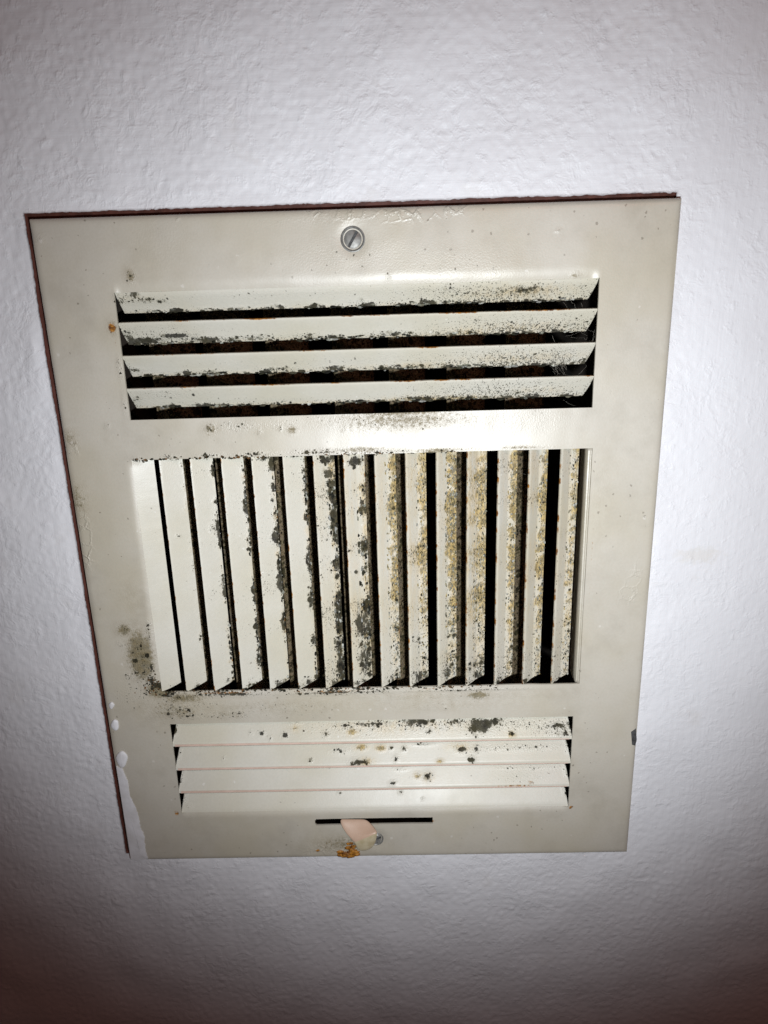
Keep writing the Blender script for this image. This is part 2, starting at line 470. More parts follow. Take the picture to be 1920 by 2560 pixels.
PITCH = 13.25
TOPB = (-97.3, 97.0, 72.9, 124.0)      # opening of the top bank  x0 x1 y0 y1
MIDB = (-99.2, 98.0, -55.6, 55.8)
BOTB = (-97.4, 96.0, -123.9, -72.9)
SLOT = (-30.5, 28.6, -132.3, -128.6)
SCREWS = [(-0.4, 141.2), (-0.6, -141.5)]

# grime painted by place: (u, v, ru, rv, amount) in photograph pixels -> plate space gaussians
def blobs(L, X, Y):
    a = np.zeros_like(X, float)
    for u, v, ru, rv, w in L:
        x, y = px(u, v); k = abs(px(u + 50, v)[0] - x) / 50.0; k2 = abs(px(u, v + 50)[1] - y) / 50.0
        a = np.maximum(a, w * np.exp(-((X - x) / (ru * k)) ** 2 - ((Y - y) / (rv * k2)) ** 2))
    return a
MOULD = [(372, 1562, 7, 9, .95), (366, 1642, 9, 9, 1.0), (343, 1652, 8, 8, .95), (352, 1612, 9, 7, .9), (378, 1668, 7, 14, 1.0), (341, 1681, 8, 7, 1.0), (360, 1682, 8, 7, .95), (330, 1632, 7, 6, .85), (470, 1775, 9, 6, .95), (432, 1762, 7, 5, .9), (600, 1780, 12, 5, .8), (700, 1070, 6, 8, .9), (648, 1080, 6, 5, .9), (570, 1060, 7, 6, .95), (860, 1075, 5, 5, .8), (345, 1620, 10, 16, .6), (365, 1665, 12, 26, .75), (345, 1690, 12, 10, .6), (378, 1702, 14, 18, .9), (300, 1610, 10, 10, .6), (322, 1690, 16, 12, .65), (450, 1745, 40, 12, .7), (480, 1790, 30, 8, .75), (600, 1790, 30, 8, .6), (325, 695, 12, 18, .62), (524, 1072, 16, 14, .8), (600, 1066, 60, 14, .55), (700, 1062, 60, 12, .42), (860, 1052, 120, 24, .42),
         (1060, 1052, 150, 40, .34), (372, 1580, 8, 36, .7), (355, 1640, 20, 50, .52), (322, 1600, 20, 24, .4), (335, 1660, 16, 30, .5),
         (312, 1570, 16, 12, .62), (395, 1715, 22, 14, .98), (420, 1738, 24, 9, .95), (440, 1775, 60, 26, .62), (560, 1788, 80, 14, .5),
         (340, 1740, 60, 50, .36), (510, 1760, 50, 22, .42), (700, 1775, 180, 30, .3), (560, 1735, 140, 8, .9), (840, 1731, 170, 7, .9), (1150, 1725, 200, 5, .7),
         (1113, 1770, 6, 5, .9), (340, 1150, 10, 8, .9), (425, 1140, 30, 6, .75), (520, 1138, 40, 6, .72), (640, 1136, 60, 8, .75), (800, 1130, 90, 8, .7),
         (960, 1128, 90, 7, .6), (1120, 1122, 90, 6, .5), (300, 925, 8, 30, .62), (296, 905, 6, 10, .8), (288, 745, 8, 14, .6), (310, 1010, 7, 30, .5),
         (180, 1230, 26, 26, .36), (178, 1130, 20, 20, .26), (800, 545, 200, 25, .22), (820, 760, 200, 60, .22), (400, 600, 90, 90, .18), (880, 640, 200, 60, .22),
         (1150, 660, 200, 60, .22), (1395, 577, 8, 6, .7), (100, 597, 14, 14, .5), (445, 545, 5, 5, .7), (268, 1065, 8, 8, .6), (1300, 1050, 150, 40, .24),
         (700, 760, 8, 14, .5), (930, 748, 8, 14, .5), (945, 2018, 30, 8, .35), (700, 2010, 60, 10, .3), (975, 690, 10, 16, .4)]
TAN = [(700, 1765, 330, 22, .27), (420, 1775, 90, 40, .32), (330, 1500, 40, 60, .2), (1100, 1760, 200, 20, .25), (352, 1640, 34, 66, .9), (400, 1725, 40, 22, .8), (460, 1745, 60, 14, .6), (310, 1575, 24, 20, .6), (455, 1778, 50, 20, .45), (560, 1785, 60, 16, .35), (1000, 1050, 230, 34, .42), (525, 1072, 22, 18, .5),
       (730, 1075, 16, 12, .55), (1000, 1032, 160, 14, .5), (1195, 1738, 34, 12, .7), (1090, 1128, 60, 8, .6), (900, 1125, 90, 8, .5), (1300, 1118, 80, 6, .45),
       (175, 1100, 22, 40, .4), (190, 1250, 34, 50, .45), (325, 690, 16, 22, .55), (1440, 690, 14, 10, .5), (1100, 1740, 300, 14, .3), (860, 2110, 90, 24, .45),
       (282, 820, 16, 24, .5), (1500, 1300, 30, 260, .12)]
RUST = [(280, 820, 11, 15, 1.15), (290, 860, 4, 18, .6), (1427, 2018, 7, 7, 1.0), (441, 2033, 8, 7, 1.0), (1084, 2051, 6, 5, .9), (794, 2125, 11, 5, .9), (860, 2135, 10, 7, .8),
        (560, 1732, 120, 4, .75), (830, 1729, 150, 4, .8), (1080, 1722, 100, 4, .6), (1300, 1718, 90, 4, .5), (820, 1054, 250, 4, .5), (1430, 1815, 4, 12, .6),
        (1478, 1400, 3, 220, .55), (940, 2062, 120, 3, .5)]
WRINK = [(790, 532, 25, 11, .7), (880, 534, 55, 14, .8), (1010, 534, 80, 16, 1.0), (1130, 522, 40, 14, .9), (212, 1330, 16, 50, 1.0), (218, 1390, 14, 30, 1.0), (190, 1120, 10, 20, .5),
         (1572, 1485, 20, 22, .7), (1590, 1440, 14, 26, .5), (820, 2125, 60, 18, .5)]

def plate_axis(lo, hi, marks, step=1.15):
    L = sorted(set([lo, hi] + list(marks))); out = []
    for a, b in zip(L[:-1], L[1:]):
        n = max(1, int(math.ceil((b - a) / step))); out += list(np.linspace(a, b, n, endpoint=False))
    return np.array(out + [hi])

def roundings(X, Y):
    """soft folds that run into the first slat of a bank, screw dimples and slight waviness"""
    z = np.zeros_like(X)
    def fold(d, along, lo, hi, w, depth):
        t = np.clip(1 - d / w, 0, 1); e = np.clip((along - lo) / 3.0, 0, 1) * np.clip((hi - along) / 3.0, 0, 1)
        e = e * e * (3 - 2 * e)
        return -depth * t * t * e * (d >= -1e-6)
    z += fold(Y - TOPB[3], X, TOPB[0], TOPB[1], 4.5, 1.0)
    z += fold(MIDB[0] - X, Y, MIDB[2], MIDB[3], 2.2, 0.55)
    z += fold(BOTB[2] - Y, X, BOTB[0], BOTB[1], 2.6, 0.75) * (Y < BOTB[2] + 1e-6)
    for sx, sy in SCREWS:
        r = np.hypot(X - sx, Y - sy); z += -0.9 * np.clip(1 - (r / 7.0) ** 2, 0, 1) ** 1.3
    z += 0.12 * samp(field(512, (40, 90), 21), X + 200, Y + 200) + 0.02 * samp(field(512, (9, 20), 22), X + 200, Y + 200)
    return z

def build_plate():
    W2, H2 = 127.0, 152.0
    mx = [TOPB[0], TOPB[1], MIDB[0], MIDB[1], BOTB[0], BOTB[1], SLOT[0], SLOT[1], SLOT[0] + .5, SLOT[0] + 1.2, TOPB[0] + 1.5, -W2 + .6, W2 - .6, -W2 + 1.3, W2 - 1.3]
    my = [TOPB[2], TOPB[3], MIDB[2], MIDB[3], BOTB[2], BOTB[3], SLOT[2], SLOT[3], SLOT[2] + .6, SLOT[3] - .6, H2 - .6, -H2 + .6, H2 - 1.4, -H2 + 1.3]
    xs = plate_axis(-W2, W2, mx); ys = plate_axis(-H2, H2, my)
    # turned-down rim: extra grid lines with the same place and lower z
    rx = np.concatenate([[-W2 - .35, -W2 - .3, -W2 - .15], xs, [W2 + .15, W2 + .3, W2 + .35]])
    ry = np.concatenate([[-H2 - .35, -H2 - .3, -H2 - .15], ys, [H2 + .3, H2 + .5, H2 + .6]])
    def drop(a, L):
        d = np.clip((np.abs(a) - (L - 1.9)) / 1.9, 0, 1)
        z = -0.75 * d ** 2
        z[0], z[-1] = -5.0, -5.0; z[1], z[-2] = -2.2, -2.2; z[2], z[-3] = -1.2, -1.2
        return z
    zx, zy = drop(rx, W2), drop(ry, H2)
    X, Y = np.meshgrid(rx, ry)
    Z = np.minimum(zx[None, :], zy[:, None]) + np.where((np.abs(X) < W2) & (np.abs(Y) < H2), roundings(X, Y), 0)
    nx, ny = len(rx), len(ry)
    idx = np.arange(nx * ny).reshape(ny, nx)
    CX = ((rx[:-1] + rx[1:]) / 2)[None, :]; CY = ((ry[:-1] + ry[1:]) / 2)[:, None]
    hole = np.zeros((ny - 1, nx - 1), bool)
    for b in (TOPB, MIDB, BOTB, SLOT):
        hole |= (CX > b[0]) & (CX < b[1]) & (CY > b[2]) & (CY < b[3])
    # rounded left end of the lever slot
    hole &= ~((CX > SLOT[0]) & (CX < SLOT[0] + .5) & ((CY > SLOT[3] - .6) | (CY < SLOT[2] + .6)) & (CY > SLOT[2] - .1) & (CY < SLOT[3] + .1))
    q = np.stack([idx[:-1, :-1], idx[:-1, 1:], idx[1:, 1:], idx[1:, :-1]], -1)
    solid = q[~hole]
    V = np.stack([X, Y, Z], -1).reshape(-1, 3)
    attr = np.stack([blobs(MOULD, X, Y), blobs(TAN, X, Y), blobs(RUST, X, Y), blobs(WRINK, X, Y)], -1).reshape(-1, 4)
    # cut edges of the sheet: walls round every opening
    cnt = {}
    for a, b_, c, d in solid.tolist():
        for e in ((a, b_), (b_, c), (c, d), (d, a)):
            cnt[e] = 1
    bord = [e for e in cnt if (e[1], e[0]) not in cnt]
    bord = [e for e in bord if abs(V[e[0], 0]) < W2 - 1 and abs(V[e[0], 1]) < H2 - 1]
    vid = {}; nv = []; na = []
    for e in bord:
        for i in e:
            if i not in vid:
                vid[i] = len(V) + len(nv); p = V[i].copy(); p[2] -= 0.9; nv.append(p)
                a = attr[i].copy(); a[2] = max(a[2], .35); na.append(a)
    V = np.concatenate([V, np.array(nv)]); attr = np.concatenate([attr, np.array(na)])
    side = np.array([(e[1], e[0], vid[e[0]], vid[e[1]]) for e in bord])
    o = mesh_obj('face_plate', V, np.concatenate([solid, side]), M_PLATE, vent, 40, attr)
    return o
plate = build_plate()
b = Buf()
PAL0 = [(0.016, 0.016, 0.010), (0.03, 0.027, 0.016), (0.07, 0.055, 0.03), (0.16, 0.08, 0.03), (0.05, 0.045, 0.03)]
for i in range(620):
    x = random.uniform(-97, 60); ph = ((x + 100.5) % 13.25) / 13.25
    if random.random() > (1.0 if ph < .55 else .35) * (1.0 if x < 20 else .6): continue
    r_ = .12 + .42 * random.random() ** 2
    lump(b, (x, MIDB[2] + random.gauss(-.25, .45), .02), (r_ * 1.5, r_, r_ * .5), (*random.choice(PAL0), 1))
for i in range(320):
    x = random.uniform(-99, 40); ph = ((x + 100.5) % 13.25) / 13.25
    if random.random() > (1.0 if ph < .6 else .3): continue
    r_ = .12 + .4 * random.random() ** 2
    lump(b, (x, MIDB[3] + random.gauss(.2, .4), .02), (r_ * 1.5, r_, r_ * .5), (*random.choice(PAL0), 1))
for i in range(160):
    x, y = px(random.gauss(385, 18), random.gauss(1716, 16)); r_ = .12 + .4 * random.random() ** 2
    if x > MIDB[0] - .3 and y > MIDB[2]: continue
    lump(b, (x, y, .0), (r_, r_, r_ * .4), (*random.choice(PAL0), 1))
b.build('mould_crust', M_CRUST, plate, 60, 'stuff')

# --- slats: a profile (t across, z depth) swept along the slat, sheet 0.8 mm thick, cut ends tapering inwards
def slat(name, prof, along0, along1, tap0, tap1, place, grime, seg=150, wob=0.0, seed=0, lip=None):
    prof = np.array(prof, float)
    # resample the profile
    d = np.r_[0, np.cumsum(np.hypot(*np.diff(prof, axis=0).T))]
    keys = sorted(set(np.round(np.r_[np.linspace(0, d[-1], 13), d], 5)))
    t = np.interp(keys, d, prof[:, 0]); z = np.interp(keys, d, prof[:, 1])
    m = len(keys); tn = t / t[-1] if t[-1] else t
    dt, dz = np.gradient(t), np.gradient(z); ln = np.hypot(dt, dz)
    nt, nz = -dz / ln, dt / ln                       # normal to the viewer's side
    s = np.linspace(0, 1, seg + 1)
    rr = np.random.RandomState(seed)
    w = np.convolve(rr.randn(seg + 1 + 24), np.ones(25) / 25, 'valid') * 5 * wob
    V, A = [], []
    rngv = []
    for layer in (0, 1):
        for i in range(seg + 1):
            for j in range(m):
                a0 = along0 + tap0 * tn[j] ** 1.5; a1 = along1 - tap1 * tn[j] ** 1.5
                al = a0 + (a1 - a0) * s[i]
                tt = t[j] - layer * 0.8 * nt[j] + w[i] * tn[j] * .25; zz = z[j] - layer * 0.8 * nz[j] + w[i] * tn[j]
                V.append(place(al, tt, zz)); A.append((al, tn[j], s[i], layer))
    V = np.array(V); A = np.array(A)
    F = []
    K = (seg + 1) * m
    for i in range(seg):
        for j in range(m - 1):
            a = i * m + j
            F.append((a, a + 1, a + m + 1, a + m)); F.append((K + a, K + a + m, K + a + m + 1, K + a + 1))
        a = i * m; F.append((a, a + m, K + a + m, K + a))
        a = i * m + m - 1; F.append((a, K + a, K + a + m, a + m))
    for j in range(m - 1):
        a = j; F.append((a, K + a, K + a + 1, a + 1)); a = seg * m + j; F.append((a, a + 1, K + a + 1, K + a))
    at = grime(V, A)
    o = mesh_obj(name, V, np.array(F), M_SLAT, vent, 35, at)
    bm = bmesh.new(); bm.from_mesh(o.data); bmesh.ops.recalc_face_normals(bm, faces=bm.faces); bm.to_mesh(o.data); bm.free()
    o.data.set_sharp_from_angle(angle=math.radians(35))
    return o

def sstep(x, a, b):
    t = np.clip((x - a) / (b - a), 0, 1); return t * t * (3 - 2 * t)
GN1 = field(512, (4, 12), 31); GN2 = field(512, (12, 40), 32)

CRUST_PAL = {'dark': [(0.016, 0.016, 0.010), (0.028, 0.027, 0.016), (0.012, 0.012, 0.009), (0.055, 0.05, 0.032)],
             'tan': [(0.30, 0.23, 0.10), (0.21, 0.18, 0.10), (0.38, 0.30, 0.14), (0.12, 0.11, 0.07)],
             'pale': [(0.42, 0.42, 0.37), (0.30, 0.30, 0.25), (0.20, 0.20, 0.16), (0.5, 0.5, 0.46)],
             'grey': [(0.22, 0.22, 0.20), (0.12, 0.12, 0.10), (0.30, 0.30, 0.28), (0.16, 0.15, 0.11)]}

# top bank: the sheet leans down and back
TW, TD = 8.6, 7.4
top_edges = [124.0, 112.3, 99.1, 85.8]
TOP_M = [[(292, 752, 60, 10, .75), (330, 735, 26, 16, .8), (360, 750, 40, 10, .75), (410, 752, 30, 10, .6), (700, 735, 600, 16, .22), (905, 748, 8, 16, .6), (1200, 732, 120, 14, .5), (1310, 724, 70, 16, .75), (1460, 722, 30, 16, .5), (1120, 720, 30, 20, .5)],
         [(320, 838, 20, 18, .8), (360, 852, 60, 12, .95), (430, 840, 60, 10, .85), (520, 848, 60, 10, .9), (640, 842, 70, 8, .7), (770, 838, 40, 8, .75), (830, 842, 40, 8, .8), (985, 835, 80, 10, .75), (1190, 798, 7, 8, .9), (1160, 830, 60, 10, .55), (1320, 815, 120, 14, .45), (1450, 805, 30, 20, .5)],
         [(330, 925, 30, 8, .7), (520, 928, 40, 6, .7), (700, 922, 50, 6, .75), (840, 918, 50, 6, .8), (900, 900, 500, 18, .25), (1000, 915, 80, 7, .7), (1300, 890, 120, 14, .4), (1400, 880, 60, 20, .45)],
         [(335, 1000, 30, 14, .6), (430, 985, 130, 14, .35), (530, 1013, 30, 6, .85), (690, 1010, 30, 6, .8), (620, 1000, 300, 10, .25), (850, 1003, 60, 7, .65), (1050, 995, 60, 9, .85), (1130, 993, 80, 8, .6), (1300, 980, 100, 9, .5)]]
TOP_T = [[(1310, 728, 110, 16, .8), (1230, 738, 90, 8, .5), (330, 745, 40, 10, .3)], [(1170, 828, 60, 10, .6), (1300, 818, 140, 12, .6), (990, 845, 60, 6, .5)],
         [(1300, 895, 160, 12, .55), (1050, 912, 150, 6, .5), (840, 920, 60, 4, .4)], [(1050, 997, 90, 8, .8), (1150, 995, 90, 8, .7), (1350, 975, 80, 8, .4), (840, 1008, 60, 4, .5)]]
def top_slat(k):
    y = top_edges[k]
    if k == 0:
        prof = [(0, -1.0), (0.9, -1.5), (2.0, -2.3), (7.7, -7.4)]
    else:
        prof = [(0, -0.15), (0.55, -0.35), (1.2, -0.85), (TW, -TD)]
    place = lambda al, t, z: (al, y - t, z)
    def grime(V, A):
        X, Y = V[:, 0], V[:, 1] + 0.0
        # grime placed on the projected surface
        d = np.stack([X, Y, V[:, 2]], -1) - CAM_C; q = CAM_C + d * ((-CAM_C[2]) / d[:, 2])[:, None]
        R = blobs(TOP_M[k], q[:, 0], q[:, 1]) + 0.05
        R = np.maximum(R, sstep(A[:, 1] + .07 * samp(GN2, A[:, 0] + 50, 70 * k), 0.74, 1.0) * np.clip(0.72 + 0.35 * samp(GN1, A[:, 0] + 200, 40 * k + 10), 0, 1))
        R = np.maximum(R, np.exp(-(np.minimum(A[:, 2], 1 - A[:, 2]) / 0.012) ** 2) * .55)
        G = blobs(TOP_T[k], q[:, 0], q[:, 1]) * .6 + .25 * sstep(A[:, 1], .8, 1)
        B = np.exp(-(A[:, 1] / 0.06) ** 2) * np.clip(0.42 + 0.30 * samp(GN2, A[:, 0] + 100, 60 * k), 0, 1) * (k > 0)
        Pp = .14 + .5 * blobs([(1250, 730, 260, 30, .9), (1300, 815, 240, 30, .9), (1280, 895, 240, 30, .9), (1250, 975, 240, 30, .9), (400, 840, 160, 30, .6)], q[:, 0], q[:, 1]) + .3 * sstep(A[:, 1], .6, 1)
        return np.stack([np.clip(R, 0, 1), G, B, Pp], -1)
    o = slat('louver', prof, TOPB[0] + .05, TOPB[1] - .05, 0.5, 2.2, place, grime, wob=0.05, seed=100 + k)
    # crust hanging off the inner edge, thickest behind every second upright slat
    b = Buf(); te, ze = prof[-1]
    for i in range(520):
        x = random.uniform(TOPB[0] + 3, TOPB[1] - 6)
        ph = ((x + 97 - 8 * k - 4) % (2 * PITCH)) / (2 * PITCH)
        dens = math.exp(-((ph - .5) / .17) ** 2) * (1.0 if x < 60 else .5) * (0.5 + 0.5 * math.sin(x * .07 + k * 2 + 1)) + .22
        if random.random() > dens: continue
        r = random.uniform(.22, .85) * (1.0 if k else .8)
        pal = random.choice(['pale', 'dark', 'dark', 'dark', 'grey'])
        c = random.choice(CRUST_PAL[pal])
        lump(b, (x, y - te - random.uniform(-1.4, .35), ze + random.uniform(-.1, .55) + (0.6 if random.random() < .3 else 0)), (r * random.uniform(1, 2.4), r * .7, r * .5), (*c, 1))
    b.build('mould_crust', M_CRUST, o, 60, 'stuff')
for k in range(4): top_slat(k)

# middle bank: fifteen upright slats leaning back to the right
MID_X = [-99.2, -87.3, -74.0, -60.6, -47.5, -34.0, -21.0, -8.0, 5.35, 18.6, 31.8, 45.0, 58.3, 71.5, 85.0]
# edge mould, full-face mould, edge tan, full-face tan, where the edge band starts, pattern along the length (top..bottom)
MID_G = [(.14, .09, 0, 0, .85), (.55, .11, .1, 0, .90), (.95, .17, .30, 0, .78), (.98, .17, .2, 0, .78), (1.0, .19, .35, 0, .70), (.98, .18, .3, 0, .74), (1.0, .30, .5, .1, .56),
         (.95, .34, .55, .25, .56), (.92, .33, .85, .25, .48), (.78, .34, .75, .32, .50), (.72, .30, 1.0, .2, .44), (.66, .40, .85, .5, .38), (.52, .32, 1.0, .16, .56), (.58, .34, .95, .28, .53), (.66, .34, .65, .16, .53)]
MID_SPOT = {1: [(340, 1150, 14, 10, .9)], 2: [(425, 1145, 22, 10, .7), (446, 1340, 8, 6, .8), (495, 1715, 12, 14, .8)], 3: [(500, 1143, 26, 8, .8), (545, 1310, 12, 40, .95), (535, 1320, 16, 14, .8), (560, 1450, 12, 24, .9), (575, 1590, 10, 14, .8), (570, 1700, 10, 14, .7)],
            4: [(580, 1142, 22, 10, .85), (608, 1175, 8, 10, 1.0), (612, 1205, 8, 8, .9), (618, 1270, 14, 28, 1.0), (630, 1360, 10, 30, .95), (640, 1480, 10, 50, .9), (648, 1650, 12, 34, .95), (640, 1715, 24, 14, .95)],
            5: [(660, 1145, 40, 10, .8), (680, 1170, 14, 18, .95), (686, 1220, 14, 16, 1.0), (681, 1250, 8, 12, .9), (690, 1345, 18, 24, 1.0), (702, 1430, 14, 24, .95), (712, 1560, 10, 60, .85), (705, 1712, 24, 16, 1.0)],
            6: [(735, 1140, 30, 8, .7), (755, 1180, 8, 10, .9), (775, 1420, 12, 30, .95), (780, 1500, 14, 40, .9), (785, 1600, 12, 30, .85), (770, 1705, 14, 18, .9)],
            7: [(815, 1150, 26, 16, .95), (822, 1185, 20, 22, 1.0), (825, 1230, 14, 20, .9), (845, 1350, 14, 34, .9), (850, 1500, 16, 50, 1.0), (850, 1620, 18, 80, .85), (840, 1710, 24, 18, .95)],
            8: [(890, 1155, 26, 18, 1.0), (906, 1255, 10, 14, .85), (905, 1370, 10, 40, .8), (890, 1430, 8, 8, .9), (905, 1560, 26, 60, .95), (915, 1650, 28, 60, .95)],
            9: [(975, 1180, 18, 60, .85), (985, 1290, 14, 60, .75), (990, 1530, 18, 90, .85), (985, 1700, 28, 24, .95)], 10: [(1040, 1160, 20, 30, .7), (1060, 1470, 10, 30, .7), (1045, 1600, 20, 40, .75), (1050, 1690, 30, 30, .9)],
            11: [(1130, 1550, 26, 90, .85), (1120, 1680, 24, 40, .9)], 12: [(1190, 1450, 22, 60, .75), (1195, 1580, 24, 50, .8), (1200, 1690, 24, 30, .95)], 13: [(1285, 1620, 14, 20, .7), (1270, 1700, 26, 20, .8)],
            14: [(1355, 1500, 14, 50, .75), (1345, 1705, 20, 16, .8)], 15: [(1440, 1330, 6, 8, 1.0), (1425, 1560, 8, 80, .9), (1410, 1710, 20, 16, .9), (1425, 1395, 8, 8, .9)]}
def mid_slat(k):
    x = MID_X[k]
    n = k + 1
    cr = np.clip((n - 6) / 5.0, 0, 1)
    MWD, MDD = 8.4 + 0.7 * float(np.clip((n - 5) / 6.0, 0, 1)), 5.6
    if n == 1: prof = [(0, -0.55), (0.8, -0.9), (1.8, -1.35), (8.1, -4.6)]
    else:
        mt = 5.0; mz = -MDD * mt / MWD
        prof = [(0, -0.1), (0.4, -0.25), (0.9, -0.55), (mt, mz - 1.15 * cr), (MWD, -MDD)]
    place = lambda al, t, z: (x + t, -al, z)        # along runs from the top down
    a0, a1 = -MIDB[3] + .05, -MIDB[2] - .05
    em, fm, et, ft, tb = MID_G[k]
    def grime(V, A):
        d = V - CAM_C; q = CAM_C + d * ((-CAM_C[2]) / d[:, 2])[:, None]
        al, tn, s = A[:, 0], A[:, 1], A[:, 2]
        nz1 = samp(GN1, al + 150, 37.0 * k + 5 + tn * 6); nz2 = samp(GN2, al + 150, 53.0 * k + 9)
        band = sstep(tn + 0.06 * nz1 + 0.04 * nz2, tb, min(1.0, tb + .28))
        R = fm * (0.8 + .3 * nz2) + (em - fm) * band * np.clip(0.62 + .34 * nz2, .15, 1)
        if n in MID_SPOT: R = np.maximum(R, blobs(MID_SPOT[n], q[:, 0], q[:, 1]))
        low = sstep(s, .93, 1.0)
        R = np.maximum(R, low * (.35 + .4 * (n > 3)) * np.clip(.7 + .3 * nz1, 0, 1))
        G = ft * np.clip(.9 + .2 * nz2, 0, 1.4) + (et - ft) * band * np.clip(.85 + .3 * nz1, .2, 1.2)
        if n >= 9: G = G * (1 - .55 * sstep(s, .45, .95)); R = R + .14 * sstep(s, .5, 1.0)
        B = np.exp(-(tn / 0.05) ** 2) * np.clip(.50 + .22 * nz1, 0, 1) * (n > 1)
        B = np.maximum(B, sstep(tn, .86, 1.0) * np.clip(.5 * nz1 - .18, 0, .9) * (n > 2) * (n < 12))
        G = np.where(A[:, 3] > 0, .3, G)
        pep = [.06, .1, .2, .2, .22, .22, .34, .36, .35, .35, .34, .42, .34, .37, .38][k]
        Pp = pep * np.clip(.8 + .35 * nz2 + .5 * band + .5 * low, 0, 1.8)
        if n >= 9: R = R * (.5 + .28 * sstep(s, .55, 1.0)); Pp = Pp * .8
        return np.stack([np.clip(R, 0, 1), np.clip(G, 0, 1), B, np.clip(Pp, 0, 1)], -1)
    o = slat('louver', prof, a0, a1, 0.2, 2.3, place, grime, seg=170, wob=0.05, seed=200 + k)
    # crust of mould growing on the inner edge
    if n >= 3:
        b = Buf()
        N = [0, 0, 0, 120, 150, 170, 190, 300, 300, 420, 360, 700, 420, 560, 420, 300][n]
        for i in range(N):
            s = random.random()
            al = a0 + 3 + (a1 - a0 - 5) * s
            nzv = float(samp(GN2, al + 150, 53.0 * k + 9))
            if n <= 8 and random.random() > .45 + .4 * nzv + .25 * s: continue
            r = (.2 + .65 * random.random() ** 1.8) * (1.15 if n in (7, 8, 9, 11) else 1.0)
            if n >= 9: r *= .62
            lim = tb + .12 if n >= 7 else .88
            tt = 1 - abs(random.gauss(0, 1)) * (1 - lim) * .8 if n >= 7 else random.uniform(.9, 1.02)
            tt = max(tb, min(1.02, tt))
            pz = np.interp(tt * prof[-1][0], [p[0] for p in prof], [p[1] for p in prof])
            if n <= 8: pal = random.choice(['dark', 'dark', 'dark', 'dark', 'dark', 'grey', 'pale'])
            elif n in (9, 11, 13, 14): pal = random.choice(['tan', 'tan', 'pale', 'grey', 'tan'] if s < .5 else ['grey', 'pale', 'tan', 'dark', 'grey'])
            else: pal = random.choice(['tan', 'grey', 'dark', 'pale'])
            c = random.choice(CRUST_PAL[pal])
            lump(b, (x + tt * prof[-1][0], -al, pz + r * .12), (r * .8, r * random.uniform(.8, 1.7), r * .38), (*c, 1))
        b.build('mould_crust', M_CRUST, o, 60, 'stuff')
for k in range(15): mid_slat(k)

# bottom bank: the sheet leans up and back; a pink reflection is painted along the free lower edges
BW, BD = 9.6, 7.0
bot_edges = [-85.4, -98.8, -112.0, -123.9]
BOT_M = [[(655, 1833, 10, 9, .9), (627, 1832, 6, 6, .8), (712, 1838, 9, 9, 1.0), (815, 1835, 9, 10, 1.0), (675, 1845, 6, 8, .8), (860, 1815, 40, 10, .75), (740, 1808, 20, 8, .7), (930, 1810, 60, 10, .85), (1040, 1805, 60, 16, .88), (1072, 1830, 8, 8, .9), (1200, 1815, 44, 26, 1.0), (1215, 1805, 60, 14, .9), (1140, 1805, 40, 14, .8), (1280, 1835, 8, 8, 1.0), (1400, 1815, 40, 14, .75), (1410, 1835, 34, 10, .7), (1000, 1815, 340, 26, .40), (1300, 1810, 120, 20, .4)],
         [(775, 1902, 7, 6, .9), (560, 1895, 5, 7, .6), (900, 1905, 26, 8, 1.0), (880, 1910, 10, 8, .9), (978, 1870, 5, 6, .9), (1010, 1872, 6, 8, 1.0), (990, 1898, 6, 8, 1.0), (1060, 1860, 28, 5, .85), (1155, 1874, 16, 9, 1.0), (1190, 1872, 10, 12, .95), (1180, 1900, 10, 10, 1.0), (850, 1875, 30, 10, .65), (1300, 1868, 120, 10, .45), (915, 1910, 8, 8, .9)],
         [(1070, 1942, 12, 14, 1.0), (982, 1959, 9, 6, 1.0), (1045, 1940, 6, 6, .8), (1002, 1922, 16, 6, .5), (1300, 1945, 60, 16, .3), (1330, 1918, 100, 6, .4)],
         [(1002, 1980, 5, 6, 1.0), (850, 1982, 6, 5, .8), (1058, 1997, 4, 4, .7), (470, 2015, 10, 6, .5)]]
BOT_T = [[(880, 1830, 14, 10, .8), (740, 1820, 12, 10, .5), (1280, 1836, 10, 9, .9), (1010, 1815, 200, 20, .3)], [(905, 1868, 16, 9, .85), (952, 1870, 14, 9, .85), (1150, 1866, 30, 12, .5), (1100, 1903, 10, 6, .8), (915, 1905, 20, 10, .7)], [(1045, 1940, 10, 9, .7), (1070, 1945, 18, 14, .4)], []]
BOT_R = [[(1000, 1852, 500, 3, .5)], [(1200, 1912, 300, 3, .4)], [(1290, 1965, 70, 4, .8), (1325, 1955, 30, 10, .55), (1250, 1968, 200, 3, .7)], []]
